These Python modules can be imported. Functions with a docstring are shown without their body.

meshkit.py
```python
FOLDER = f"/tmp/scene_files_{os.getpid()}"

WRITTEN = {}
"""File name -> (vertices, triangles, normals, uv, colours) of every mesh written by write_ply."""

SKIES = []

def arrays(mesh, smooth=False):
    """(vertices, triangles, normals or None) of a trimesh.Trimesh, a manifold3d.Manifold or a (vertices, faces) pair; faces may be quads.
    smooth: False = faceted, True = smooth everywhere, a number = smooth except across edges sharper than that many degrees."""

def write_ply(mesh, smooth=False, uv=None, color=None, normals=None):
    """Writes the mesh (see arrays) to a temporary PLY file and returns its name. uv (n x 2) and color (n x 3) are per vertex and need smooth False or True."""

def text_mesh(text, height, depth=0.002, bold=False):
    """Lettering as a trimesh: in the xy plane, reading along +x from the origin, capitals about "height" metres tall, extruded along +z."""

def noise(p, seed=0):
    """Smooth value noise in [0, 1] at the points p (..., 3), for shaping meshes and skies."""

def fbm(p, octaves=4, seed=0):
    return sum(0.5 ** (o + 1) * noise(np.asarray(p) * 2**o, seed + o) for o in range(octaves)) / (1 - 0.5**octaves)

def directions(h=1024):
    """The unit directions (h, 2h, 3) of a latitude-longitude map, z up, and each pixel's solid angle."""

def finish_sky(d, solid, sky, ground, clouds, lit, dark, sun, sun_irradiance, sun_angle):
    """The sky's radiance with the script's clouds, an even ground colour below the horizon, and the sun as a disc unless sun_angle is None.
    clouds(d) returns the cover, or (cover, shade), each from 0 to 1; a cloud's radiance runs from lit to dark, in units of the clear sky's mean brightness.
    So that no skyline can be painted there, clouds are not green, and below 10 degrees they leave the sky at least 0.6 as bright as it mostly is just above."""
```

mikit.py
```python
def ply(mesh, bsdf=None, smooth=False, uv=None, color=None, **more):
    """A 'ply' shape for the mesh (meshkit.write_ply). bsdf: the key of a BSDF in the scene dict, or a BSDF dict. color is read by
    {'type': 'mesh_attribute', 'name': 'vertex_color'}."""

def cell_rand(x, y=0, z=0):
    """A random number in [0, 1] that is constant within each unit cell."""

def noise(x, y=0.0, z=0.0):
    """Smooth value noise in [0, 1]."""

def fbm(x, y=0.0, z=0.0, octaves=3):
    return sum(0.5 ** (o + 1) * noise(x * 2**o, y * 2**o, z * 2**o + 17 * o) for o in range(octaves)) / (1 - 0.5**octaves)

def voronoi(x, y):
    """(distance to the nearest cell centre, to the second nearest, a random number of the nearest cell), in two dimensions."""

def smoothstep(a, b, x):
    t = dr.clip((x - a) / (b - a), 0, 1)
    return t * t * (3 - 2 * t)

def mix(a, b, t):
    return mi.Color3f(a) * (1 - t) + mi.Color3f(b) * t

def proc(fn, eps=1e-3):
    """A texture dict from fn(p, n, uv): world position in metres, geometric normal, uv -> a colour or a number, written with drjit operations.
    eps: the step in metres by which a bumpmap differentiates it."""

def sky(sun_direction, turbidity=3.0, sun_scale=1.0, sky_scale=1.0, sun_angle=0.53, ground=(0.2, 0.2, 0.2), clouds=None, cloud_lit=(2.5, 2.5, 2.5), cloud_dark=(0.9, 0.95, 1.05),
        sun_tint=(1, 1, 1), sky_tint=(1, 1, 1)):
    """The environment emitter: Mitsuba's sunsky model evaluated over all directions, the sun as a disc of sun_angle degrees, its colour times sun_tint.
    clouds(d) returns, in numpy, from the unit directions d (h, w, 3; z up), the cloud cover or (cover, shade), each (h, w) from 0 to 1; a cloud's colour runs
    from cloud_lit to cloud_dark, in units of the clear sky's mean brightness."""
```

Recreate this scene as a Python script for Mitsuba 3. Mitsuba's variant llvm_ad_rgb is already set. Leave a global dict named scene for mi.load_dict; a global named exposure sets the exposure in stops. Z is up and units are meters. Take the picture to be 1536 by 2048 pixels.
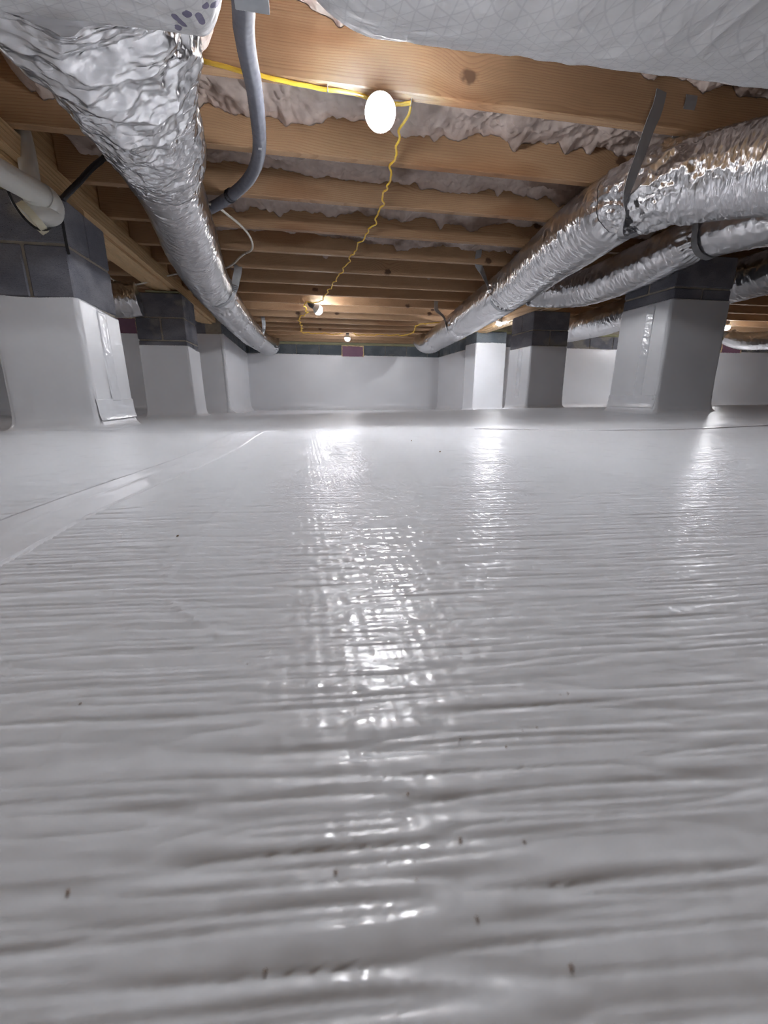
import math, random
import numpy as np, trimesh, drjit as dr, mitsuba as mi, mikit, meshkit
from mikit import noise, fbm, smoothstep, mix, proc, cell_rand
T = mi.ScalarTransform4f
rng = np.random.default_rng(7)
scene, labels = {}, {}

# ---------------------------------------------------------------- camera, lamps' strength, exposure
# world: x to the right along the joists, y into the crawl space, z up; metres; the liner under the lens is z = 0
EYE = np.array([0.0, 0.0, 0.13])
PITCH, YAW = math.radians(15.63), math.radians(10.9)
FWD = np.array([math.sin(YAW) * math.cos(PITCH), math.cos(YAW) * math.cos(PITCH), -math.sin(PITCH)])
scene['camera'] = {'type': 'thinlens', 'fov': 84.87, 'fov_axis': 'x', 'near_clip': 0.01, 'far_clip': 60.0,
                   'aperture_radius': 0.0007, 'focus_distance': 0.9,
                   'to_world': T().look_at(origin=EYE.tolist(), target=(EYE + FWD).tolist(), up=[0, 0, 1])}
BULB = 340.0                      # radiance of a lamp's globe
BULB_TINT = np.array([0.965, 0.98, 1.03])
exposure = 0.35

# ---------------------------------------------------------------- materials
def rgb(*c): return {'type': 'rgb', 'value': list(c)}
def mat(name, color, rough=0.6, bump=None, eps=1e-3, **kw):
    col = color if isinstance(color, dict) else rgb(*color)
    b = {'type': 'principled', 'base_color': col, 'roughness': rough, **kw}
    if bump is not None:
        b = {'type': 'bumpmap', 'arbitrary': proc(bump, eps), 'scale': 1.0, 'bsdf': b}
    scene['mat_' + name] = {'type': 'twosided', 'bsdf': b}
    return name

def knot_field(p, j):
    """distance to the nearest knot of joist j, in the plane of its face"""
    d = mi.Float(9.0)
    for k in range(4):
        kx = -4.2 + 13.0 * cell_rand(j, k, 3) if k > 1 else -0.9 + 3.0 * cell_rand(j, k, 5)
        kz = 1.04 + 0.2 * cell_rand(j, k, 8)
        d = dr.minimum(d, dr.sqrt(dr.square((p.x - kx) * 0.7) + dr.square(p.z - kz) + 0.3 * dr.square(p.y - dr.round(p.y))*0))
    return d
def joist_wood(p, n, uv):
    j = dr.floor((p.y - 1.39) / 0.406)
    k = knot_field(p, j)
    swirl = dr.exp(-dr.square(k / 0.07))
    cz = 1.16 + 0.5 * (cell_rand(j, 1, 1) - 0.5)
    cy = 0.10 * (cell_rand(j, 2, 1) - 0.5)
    yy = p.y - (j * 0.406 + 1.59)
    warp = 0.09 * (fbm(p.x * 0.9 + j * 17.3, p.z * 1.2, j) - 0.5) + 0.006 * noise(p.x * 9 + j, p.z * 30)
    r = dr.sqrt(dr.square(yy - cy) + dr.square(p.z - cz) + 1e-6) + warp + 0.05 * swirl
    w = 0.0062 + 0.004 * cell_rand(j, 4, 2)
    ring = r / w
    fr = ring - dr.floor(ring)
    late = smoothstep(0.45, 0.93, fr) * (1 - smoothstep(0.93, 1.0, fr))
    tone = cell_rand(j, 7, 7)
    base = mix((0.40, 0.26, 0.155), (0.30, 0.185, 0.102), tone)
    c = mix(base, (0.22, 0.12, 0.06), 0.6 * late)
    fibre = noise(p.x * 14, p.z * 500, p.y * 500)
    c = c * (0.88 + 0.24 * fibre)
    stain = smoothstep(0.62, 0.8, fbm(p.x * 1.7 + 3 * j, p.z * 7, j * 5.1))
    c = mix(c, c * mi.Color3f(0.72, 0.60, 0.52), stain)
    c = mix(c, (0.085, 0.045, 0.025), smoothstep(0.024, 0.012, k + 0.010 * (noise(p.x * 90, p.z * 90) - 0.5)))
    return c
def beam_wood(p, n, uv):
    r = dr.sqrt(dr.square(p.x * 1.0 + 0.03 * fbm(p.y * 0.8, p.x * 4)) + dr.square(p.z - 1.3)) + 0.03 * fbm(p.y * 0.7, 3.0, p.x * 5)
    fr = r / 0.006 - dr.floor(r / 0.006)
    late = smoothstep(0.4, 0.95, fr)
    c = mix((0.62, 0.44, 0.25), (0.40, 0.24, 0.11), 0.5 * late)
    return c * (0.82 + 0.3 * noise(p.x * 300, p.y * 14, p.z * 300))
def green_wood(p, n, uv):
    g = fbm(p.x * 9, p.y * 9, p.z * 60)
    return mix((0.16, 0.17, 0.10), (0.36, 0.33, 0.20), g)
mat('wood_joist', proc(joist_wood), 0.62, lambda p, n, uv: 0.0006 * noise(p.x * 12, p.y * 420, p.z * 420), specular=0.3)
mat('wood_beam', proc(beam_wood), 0.65, specular=0.3)
mat('wood_treated', proc(green_wood), 0.75, specular=0.2)
mat('wood_rough', proc(lambda p, n, uv: mix((0.40, 0.25, 0.13), (0.56, 0.39, 0.22), fbm(p.x * 5, p.y * 5, p.z * 90))), 0.7, specular=0.2)
mat('subfloor', proc(lambda p, n, uv: mix((0.30, 0.20, 0.11), (0.42, 0.29, 0.17), fbm(p.x * 30, p.y * 30))), 0.8)

def block_color(a, b, m):
    def fn(p, n, uv):
        g = fbm(p.x * 7, p.y * 7, p.z * 9, 4)
        s = noise(p.x * 260, p.y * 260, p.z * 260)
        c = mix(a, b, smoothstep(0.3, 0.7, g))
        smear = smoothstep(0.60, 0.72, fbm(p.x * 4 + 11, p.y * 4, p.z * 5 + 3, 4))
        c = mix(c, m, 0.75 * smear)
        pit = smoothstep(0.80, 0.9, s)
        return c * (0.82 + 0.36 * s) * (1 - 0.5 * pit)
    return proc(fn)
def block_bump(p, n, uv): return 0.0011 * fbm(p.x * 170, p.y * 170, p.z * 170, 3)
mat('block_grey', block_color((0.105, 0.108, 0.125), (0.17, 0.17, 0.185), (0.25, 0.235, 0.20)), 0.9, block_bump, specular=0.15)
mat('block_slate', block_color((0.088, 0.105, 0.118), (0.135, 0.15, 0.162), (0.19, 0.19, 0.18)), 0.9, block_bump, specular=0.15)
mat('mortar', proc(lambda p, n, uv: mix((0.20, 0.175, 0.145), (0.36, 0.32, 0.26), fbm(p.x * 40, p.y * 40, p.z * 40))), 0.95, lambda p, n, uv: 0.0018 * fbm(p.x * 90, p.y * 90, p.z * 90), specular=0.1)
mat('foam_purple', proc(lambda p, n, uv: mix((0.17, 0.085, 0.13), (0.22, 0.115, 0.165), fbm(p.x * 30, p.y * 30, p.z * 30))), 0.7)
mat('foam_yellow', proc(lambda p, n, uv: mix((0.62, 0.47, 0.24), (0.75, 0.62, 0.38), fbm(p.x * 60, p.y * 60, p.z * 60))), 0.8)

# reinforced polyethylene liner: scrim cords press through as a fine grid
def liner_color(p, n, uv):
    g = fbm(p.x * 2.2, p.y * 2.2, p.z * 2.2)
    d = smoothstep(0.60, 0.85, fbm(p.x * 26, p.y * 26, p.z * 26, 4))
    return mix((0.645, 0.662, 0.69), (0.68, 0.697, 0.725), g) * (1 - 0.05 * d)
def floor_bump(p, n, uv):
    grid = noise(p.x * 190, p.y * 120) * 0.00045
    weave = (0.5 + 0.5 * dr.cos(p.x * (2 * math.pi / 0.008))) * 0.00012
    q = p.y + 0.1 * p.x + 0.008 * noise(p.x * 6, p.y * 8)
    lines = noise(p.x * 26 + 3, q * 210) * 0.0006
    far = smoothstep(0.3, 1.6, p.y)
    return grid + weave * (1 + far) + lines * (1 + 0.8 * far)
def wall_bump(p, n, uv):
    return 0.0005 * noise(p.x * 30, p.y * 30, p.z * 170) + 0.003 * fbm(p.x * 7, p.y * 7, p.z * 4)
def floor_gloss(p, n, uv):
    return 0.10 + 0.22 * noise(p.x * 190, p.y * 260) * (0.4 + 1.1 * noise(p.x * 9, p.y * 9))
_c = proc(liner_color)
scene['mat_liner_floor'] = {'type': 'twosided', 'bsdf': {'type': 'bumpmap', 'arbitrary': proc(floor_bump, 6e-4), 'scale': 1.0, 'bsdf': {
    'type': 'blendbsdf', 'weight': 0.62, 'dull': {'type': 'diffuse', 'reflectance': _c},
    'glossy': {'type': 'principled', 'base_color': _c, 'roughness': proc(floor_gloss), 'specular': 0.5}}}}
mat('liner_wall', proc(lambda p, n, uv: mi.Color3f(0.70, 0.71, 0.735) * (0.97 + 0.06 * noise(p.x * 4, p.y * 4, p.z * 4))), 0.30, wall_bump, specular=0.5)
mat('tape', proc(lambda p, n, uv: mi.Color3f(0.71, 0.725, 0.755) * (0.97 + 0.06 * noise(p.x * 30, p.y * 30, p.z * 30))), 0.17,
    lambda p, n, uv: 0.0006 * noise(p.x * 120, p.y * 60, p.z * 90), specular=0.6)

# foil
def foil_bump(p, n, uv):
    a = dr.abs(2 * noise(uv.x * 34, uv.y * 130) - 1) * 0.0007
    b = dr.abs(2 * noise(uv.x * 75 + 5, uv.y * 330) - 1) * 0.00022
    return a + b + 0.0006 * fbm(uv.x * 50, uv.y * 70, 0.0, 2)
mat('foil', (0.82, 0.82, 0.835), 0.16, foil_bump, eps=5e-4, metallic=1.0)
def scrim(uv):
    """three families of reinforcing yarn, 19 mm apart"""
    best = mi.Float(1.0)
    for a, b in ((1.0, 0.0), (0.55, 0.83), (0.55, -0.83)):
        t = (uv.x * a + uv.y * b) / 0.027 + 0.35 * noise(uv.x * 25, uv.y * 25)
        best = dr.minimum(best, dr.abs(t - dr.round(t)))
    return smoothstep(0.07, 0.02, best)
def fsk_color(p, n, uv):
    c = mix((0.86, 0.86, 0.865), (0.78, 0.78, 0.785), fbm(uv.x * 22, uv.y * 22))
    return mix(c, (0.52, 0.52, 0.54), 0.28 * scrim(uv))
def fsk_bump(p, n, uv): return 0.0004 * scrim(uv) + 0.0022 * fbm(uv.x * 45, uv.y * 22) + 0.0006 * noise(uv.x * 20, uv.y * 160)
mat('foil_scrim', proc(fsk_color), 0.40, fsk_bump, eps=6e-4, metallic=0.55)
INK = [(-0.165, 0.905, -0.156, 0.922), (-0.166, 0.929, -0.167, 0.932), (-0.147, 0.895, -0.141, 0.89), (-0.128, 0.893, -0.125, 0.909), (-0.114, 0.88, -0.113, 0.881), (-0.103, 0.886, -0.1, 0.887), (-0.097, 0.892, -0.094, 0.895)]
def fsk_ink(p, n, uv):
    d = mi.Float(9.0)
    for x0, y0, x1, y1 in INK:
        t = dr.clip(((p.x - x0) * (x1 - x0) + (p.y - y0) * (y1 - y0)) / ((x1 - x0) ** 2 + (y1 - y0) ** 2), 0, 1)
        d = dr.minimum(d, dr.sqrt(dr.square(p.x - x0 - t * (x1 - x0)) + dr.square(p.y - y0 - t * (y1 - y0))))
    ink = smoothstep(0.0068, 0.0055, d + 0.002 * noise(p.x * 200, p.y * 200)) * dr.select(p.z < 0.85, 1.0, 0.0)
    return mix(fsk_color(p, n, uv), (0.10, 0.085, 0.17), 0.9 * ink)
mat('foil_scrim_marked', proc(fsk_ink), 0.40, fsk_bump, eps=6e-4, metallic=0.55)
mat('insulation', proc(lambda p, n, uv: mix(mix((0.36, 0.285, 0.25), (0.57, 0.49, 0.445), fbm(p.x * 22, p.y * 22, p.z * 40, 4)),
                                            (0.17, 0.12, 0.095), smoothstep(0.5, 0.72, fbm(p.x * 5 + 4, p.y * 5, p.z * 9, 4)))),
    0.95, lambda p, n, uv: 0.012 * fbm(p.x * 70, p.y * 110, p.z * 110, 5), specular=0.05)
mat('rubber', proc(lambda p, n, uv: mix((0.075, 0.08, 0.098), (0.115, 0.12, 0.14), fbm(p.x * 60, p.y * 60, p.z * 60))), 0.55, lambda p, n, uv: 0.0004 * noise(p.x * 300, p.y * 300, p.z * 300))
mat('black_plastic', (0.012, 0.012, 0.014), 0.35)
mat('strap_web', (0.16, 0.16, 0.165), 0.5)
mat('pvc', proc(lambda p, n, uv: mix((0.66, 0.66, 0.61), (0.74, 0.74, 0.70), fbm(p.x * 12, p.y * 12, p.z * 12))), 0.32)
mat('pvc_cream', (0.66, 0.62, 0.46), 0.3)
mat('cable_white', (0.62, 0.60, 0.54), 0.45)
mat('cord_yellow', (0.72, 0.46, 0.035), 0.38)
mat('galvanized', proc(lambda p, n, uv: mix((0.34, 0.36, 0.38), (0.48, 0.50, 0.52), fbm(p.x * 50, p.y * 50, p.z * 50))), 0.42, metallic=0.8)
mat('steel', (0.5, 0.5, 0.5), 0.3, metallic=1.0)
mat('sticker', (0.55, 0.57, 0.60), 0.4)
mat('dark', (0.02, 0.02, 0.022), 0.8)
mat('crumb', (0.16, 0.09, 0.05), 0.9)
mat('socket_black', (0.03, 0.03, 0.03), 0.4)

# ---------------------------------------------------------------- mesh helpers
def put(key, mesh, m, smooth=False, uv=None, label=None, cat=None, group=None, kind=None, **kw):
    scene[key] = mikit.ply(mesh, 'mat_' + m, smooth=smooth, uv=uv, **kw)
    note(key, label, cat, group, kind)
def note(key, label=None, cat=None, group=None, kind=None):
    d = {k: v for k, v in (('label', label), ('category', cat), ('group', group), ('kind', kind)) if v}
    if d: labels[key] = d
_count = {}
def num(name):
    """name, name_001, name_002 ..."""
    n = _count.get(name, 0); _count[name] = n + 1
    return name if n == 0 else f'{name}_{n:03d}'
def chamfer_box(lo, hi, b=0.004):
    lo, hi = np.array(lo, float), np.array(hi, float)
    c, h = (lo + hi) / 2, (hi - lo) / 2
    b = min(b, h.min() * 0.45)
    pts = [[(sx * (h[0] - b * (k != 0))), (sy * (h[1] - b * (k != 1))), (sz * (h[2] - b * (k != 2)))]
           for sx in (-1, 1) for sy in (-1, 1) for sz in (-1, 1) for k in range(3)]
    return trimesh.Trimesh(*(lambda m: (m.vertices + c, m.faces))(trimesh.convex.convex_hull(np.array(pts))), process=False)
def grid_faces(nr, nc, wrap=False):
    i, j = np.meshgrid(np.arange(nr - 1), np.arange(nc if wrap else nc - 1), indexing='ij')
    j2 = (j + 1) % nc
    a, b, c, d = i * nc + j, i * nc + j2, (i + 1) * nc + j2, (i + 1) * nc + j
    return np.vstack([np.stack([a, b, c], -1).reshape(-1, 3), np.stack([a, c, d], -1).reshape(-1, 3)])
def cat(*ms): return trimesh.util.concatenate([m if isinstance(m, trimesh.Trimesh) else trimesh.Trimesh(*m, process=False) for m in ms])
from scipy.interpolate import CubicSpline, PchipInterpolator
def path(P, R, dl):
    P = np.array(P, float); R = np.broadcast_to(np.array(R, float), (len(P),))
    t = np.r_[0, np.cumsum(np.linalg.norm(np.diff(P, axis=0), axis=1))]
    cs, rs = (CubicSpline(t, P) if len(P) > 2 else (lambda q: P[0] + (P[1] - P[0]) * (np.asarray(q)[:, None] / t[-1]))), PchipInterpolator(t, R)
    fine = cs(np.linspace(0, t[-1], 4000)); fr = rs(np.linspace(0, t[-1], 4000))
    s = np.r_[0, np.cumsum(np.linalg.norm(np.diff(fine, axis=0), axis=1))]
    n = max(3, int(s[-1] / dl) + 1); q = np.linspace(0, s[-1], n)
    return np.stack([np.interp(q, s, fine[:, k]) for k in range(3)], 1), np.interp(q, s, fr), q
def tube(P, R, na=16, dl=0.02, disp=None, ref=(0, 0, 1), caps=True, resample=True, wide=None, after=None):
    """tube along a curve; disp(s, th, S) adds to the radius; returns mesh, uv (metres)"""
    if resample: C, r, s = path(P, R, dl)
    else:
        C = np.array(P, float); r = np.broadcast_to(np.array(R, float), (len(C),)); s = np.r_[0, np.cumsum(np.linalg.norm(np.diff(C, axis=0), axis=1))]
    tg = np.gradient(C, axis=0); tg /= np.linalg.norm(tg, axis=1, keepdims=True)
    a = np.cross(np.broadcast_to(np.array(ref, float), tg.shape), tg); a /= np.linalg.norm(a, axis=1, keepdims=True)
    b = np.cross(tg, a)
    th = np.linspace(0, 2 * np.pi, na + 1)
    S, TH = np.meshgrid(s, th, indexing='ij')
    rad = r[:, None] + (disp(S, TH, s[-1]) if disp else 0)
    w = 1.0 if wide is None else np.interp(np.linspace(0, 1, len(C)), np.linspace(0, 1, len(wide)), wide)[:, None, None]
    V = C[:, None] + rad[..., None] * (np.cos(TH)[..., None] * a[:, None] * w + np.sin(TH)[..., None] * b[:, None])
    if after: V = after(V, C, S, TH)
    uv = np.stack([TH * r.mean(), S], -1).reshape(-1, 2)
    F = grid_faces(len(C), na + 1)
    V = V.reshape(-1, 3)
    if caps:
        n0 = len(V); V = np.vstack([V, C[:1], C[-1:]]); uv = np.vstack([uv, uv[:1], uv[-1:]])
        k = np.arange(na); e = (len(C) - 1) * (na + 1)
        F = np.vstack([F, np.stack([k + 1, k, k * 0 + n0], 1), np.stack([e + k, e + k + 1, k * 0 + n0 + 1], 1)])
    return (V, F), uv
def ribbon(P, across, width, thick=0.002, dl=0.012):
    """a flat strap along a curve; across = the direction of its width (one vector or one per point)"""
    P = np.array(P, float); A = np.broadcast_to(np.array(across, float), P.shape)
    t = np.r_[0, np.cumsum(np.linalg.norm(np.diff(P, axis=0), axis=1))]
    q = np.linspace(0, t[-1], max(4, int(t[-1] / dl)))
    C = PchipInterpolator(t, P)(q); A = PchipInterpolator(t, A)(q)
    tg = np.gradient(C, axis=0); tg /= np.linalg.norm(tg, axis=1, keepdims=True)
    A = A - (A * tg).sum(1, keepdims=True) * tg; A /= np.linalg.norm(A, axis=1, keepdims=True)
    n = np.cross(tg, A)
    ring = [C + A * width / 2 + n * thick / 2, C - A * width / 2 + n * thick / 2, C - A * width / 2 - n * thick / 2, C + A * width / 2 - n * thick / 2]
    V = np.stack(ring, 1).reshape(-1, 3); F = grid_faces(len(C), 4, wrap=True)
    e = (len(C) - 1) * 4
    return (V, np.vstack([F, [[0, 2, 1], [0, 3, 2], [e, e + 1, e + 2], [e, e + 2, e + 3]]]))
def lathe(prof, n=32):
    """profile (radius, z) turned about z"""
    prof = np.array(prof, float); th = np.linspace(0, 2 * np.pi, n, endpoint=False)
    V = np.stack([prof[:, :1] * np.cos(th), prof[:, :1] * np.sin(th), np.broadcast_to(prof[:, 1:], (len(prof), n))], -1).reshape(-1, 3)
    return (V, grid_faces(len(prof), n, wrap=True))
def turned(mesh, axis, at):
    """the mesh's z axis turned to axis, its origin moved to at"""
    z = np.array(axis, float); z /= np.linalg.norm(z)
    x = np.cross([0, 1, 0.1], z); x /= np.linalg.norm(x)
    V = np.array(mesh[0]) @ np.stack([x, np.cross(z, x), z]) + np.array(at)
    return (V, mesh[1])
nz, fb = meshkit.noise, meshkit.fbm
def P3(x, y=0, z=0):
    x, y, z = np.broadcast_arrays(np.asarray(x, float), y, z)
    return np.stack([x, y, z], -1)
def ridged(n): return (1 - np.abs(2 * n - 1)) ** 2
def sstep(a, b, x):
    t = np.clip((x - a) / (b - a), 0, 1); return t * t * (3 - 2 * t)

# ---------------------------------------------------------------- the floor liner
ZJ, ZTOP = 1.035, 1.27            # undersides of the joists, underside of the subfloor
def ground(x, y):
    x, y = np.broadcast_arrays(np.asarray(x, float), np.asarray(y, float))
    g = -0.15 * sstep(2.2, 8.3, y)
    g = g + 0.016 * np.clip(x - 0.6, -3, 3) * np.exp(-((y - 3.6) / 1.9) ** 2)
    g = g + 0.014 * np.exp(-((y - 1.4) / 0.3) ** 2) - 0.026 * np.exp(-((y - 2.35 - 0.1 * np.sin(x * 1.3)) / 0.55) ** 2) * np.exp(-((x - 0.75) / 1.5) ** 4)
    g = g + 0.02 * (fb(P3(x * 0.8, y * 0.8), 3, 5) - 0.5) * sstep(0.6, 1.6, y)
    g = g + 0.006 * (fb(P3(x * 4, y * 4), 2, 9) - 0.5) * sstep(0.1, 0.6, y)
    return g
def floor_detail(x, y):
    u = y + 0.10 * x + 0.012 * (fb(P3(x * 3.5, y * 4), 3, 21) - 0.5) + 0.010 * np.sin(x * 9 + 1) * 0.3
    n1 = nz(P3(x * 18, u * 260), 31); n2 = nz(P3(x * 13 + 9, u * 215), 37)
    n3 = nz(P3(x * 45, u * 380), 41); n4 = nz(P3(x * 10 + 3, u * 150), 47)
    amp = 0.45 + 0.9 * nz(P3(x * 9, y * 9), 43)
    h = 0.00034 * amp * (n1 - 0.5) - 0.00054 * amp * ridged(n2) ** 2 - 0.0006 * amp * ridged(n4) ** 2.5 + 0.00016 * (n3 - 0.5)
    fade = 1 - 0.75 * sstep(0.35, 1.4, y)
    h = h * fade
    # a long crease that runs away from the lens, and a short one beside it
    cx = -0.101 + 0.003 * np.sin(y * 14)
    cr = np.exp(-((x - cx) / 0.0035) ** 2) * sstep(0.12, 0.16, y) * (1 - sstep(0.7, 0.85, y))
    h = h + 0.0006 * cr + 0.0007 * sstep(-0.02, 0.02, (cx - x)) * sstep(0.1, 0.2, y) * (1 - sstep(0.6, 0.9, y)) * np.exp(-((x - cx) / 0.08) ** 2)
    t = np.clip(((x + 0.091) * 0.037 + (y - 0.272) * -0.047) / (0.037 ** 2 + 0.047 ** 2), 0, 1)
    d = np.hypot(x + 0.091 - t * 0.037, y - 0.272 + t * 0.047)
    return h + 0.0008 * np.exp(-(d / 0.002) ** 2)
ys = [-5.6, -4.0, -2.6, -1.8, -1.2, -0.8, -0.5, -0.3, -0.2, -0.13, -0.08, -0.05, -0.03, -0.015]
y = 0.0
while y < 8.4:
    ys.append(y); y += max(0.0007, 0.0034 * y)
ys = np.array(ys + [8.45])
k = np.linspace(-1, 1, 301)
xs = 0.05 + np.sinh(k * 5.2) / np.sinh(5.2) * 9.2
xs = np.clip(xs, -4.3, 9.3)
xs = np.unique(np.r_[xs, np.linspace(-0.5, 0.7, 330)])
X, Y = np.meshgrid(xs, ys)
Z = ground(X, Y) + floor_detail(X, Y)
put('floor', (np.stack([X, Y, Z], -1).reshape(-1, 3), grid_faces(*X.shape)), 'liner_floor', smooth=True, kind='structure')
# the seam tape on the left
tc = CubicSpline([0, 1, 2, 3, 4, 5], [(-0.30, 0.20), (-0.283, 0.432), (-0.27, 0.62), (-0.212, 1.0), (-0.18, 1.3), (-0.135, 1.85)])
tt = np.linspace(0, 5, 420); c = tc(tt); dn = np.gradient(c, axis=0); dn /= np.linalg.norm(dn, axis=1, keepdims=True)
sd = np.stack([dn[:, 1], -dn[:, 0]], 1); wv = np.linspace(-1, 1, 25)
XY = c[:, None] + sd[:, None] * (wv * 0.046)[None, :, None]
zz = ground(XY[..., 0], XY[..., 1]) + 0.25 * floor_detail(XY[..., 0], XY[..., 1]) + np.where(np.abs(wv) > 0.97, -0.002, 0.0016) + 0.0012 * np.exp(-((wv + 0.1) / 0.08) ** 2) + 0.0009 * (fb(P3(XY[..., 0] * 40, XY[..., 1] * 25), 3, 3) - 0.5)
SEAM = PchipInterpolator([0, 1, 2, 3, 4, 5], [(0.62, 1.47), (0.80, 1.40), (1.03, 1.30), (1.39, 1.285), (1.753, 1.33), (2.3, 1.36)])
sq = SEAM(np.linspace(0, 5, 300)); st = np.gradient(sq, axis=0); st /= np.linalg.norm(st, axis=1, keepdims=True); sn = np.stack([st[:, 1], -st[:, 0]], 1)
sw = np.linspace(-1, 1, 13); SXY = sq[:, None] + sn[:, None] * (sw * 0.016)[None, :, None]
sz = ground(SXY[..., 0], SXY[..., 1]) + np.where(np.abs(sw) > 0.97, -0.002, 0.003) + 0.004 * (fb(P3(SXY[..., 0] * 12, SXY[..., 1] * 30), 3, 8) - 0.4) * (1 - sw ** 2)
put('floor__lap', (np.dstack([SXY, sz]).reshape(-1, 3), grid_faces(300, 13)), 'tape', smooth=True, label='lapped edge of the liner with a thin bead of tape')
put('floor__tape', (np.dstack([XY, zz]).reshape(-1, 3), grid_faces(420, 25)), 'tape', smooth=True, label='strip of glossy white seam tape')

# ---------------------------------------------------------------- walls: white liner below, one course of block above, a treated sill on top
_boxes = {}
def box_entry(key, lo, hi, m, b=0.004, **kw):
    lo, hi = np.array(lo, float), np.array(hi, float)
    size = tuple(np.round(hi - lo, 3)) + (m, b)
    if size not in _boxes: _boxes[size] = mikit.ply(chamfer_box(-(hi - lo) / 2, (hi - lo) / 2, b), 'mat_' + m)
    scene[key] = {**_boxes[size], 'to_world': T().translate(((lo + hi) / 2).tolist())}
    note(key, **kw)
def liner_sheet(a, b, inward, ztop, zfloor, seed, off=0.004):
    """a hanging sheet from point a to point b (xy), its foot curving out over the floor"""
    a, b, inward = np.array(a, float), np.array(b, float), np.array(inward, float)
    L = np.linalg.norm(b - a); nu = max(8, int(L / 0.03)); nv = 60
    u = np.linspace(0, 1, nu); v = np.linspace(0, 1, nv)
    U, V = np.meshgrid(u, v, indexing='ij')
    base = a + (b - a) * U[..., None]
    zf = ground(base[..., 0] + inward[0] * 0.05, base[..., 1] + inward[1] * 0.05) - 0.012
    top = (ztop(U * L) if callable(ztop) else ztop)
    z = zf + (top - zf) * V
    flare = 0.11 * np.exp(-(z - zf) / 0.035) + off + 0.010 * (fb(P3(U * L * 3, z * 2.5, seed), 3, seed) - 0.35) * (1 - V ** 6)
    p = np.dstack([base[..., 0] + inward[0] * flare, base[..., 1] + inward[1] * flare, z])
    # fold the top edge back to the masonry so that the sheet has a thickness
    lip = p[:, -1:].copy(); lip[..., :2] = (base[:, -1:] - inward * 0.002)
    p = np.concatenate([p, lip], 1)
    return (p.reshape(-1, 3), grid_faces(nu, nv + 1))
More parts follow.
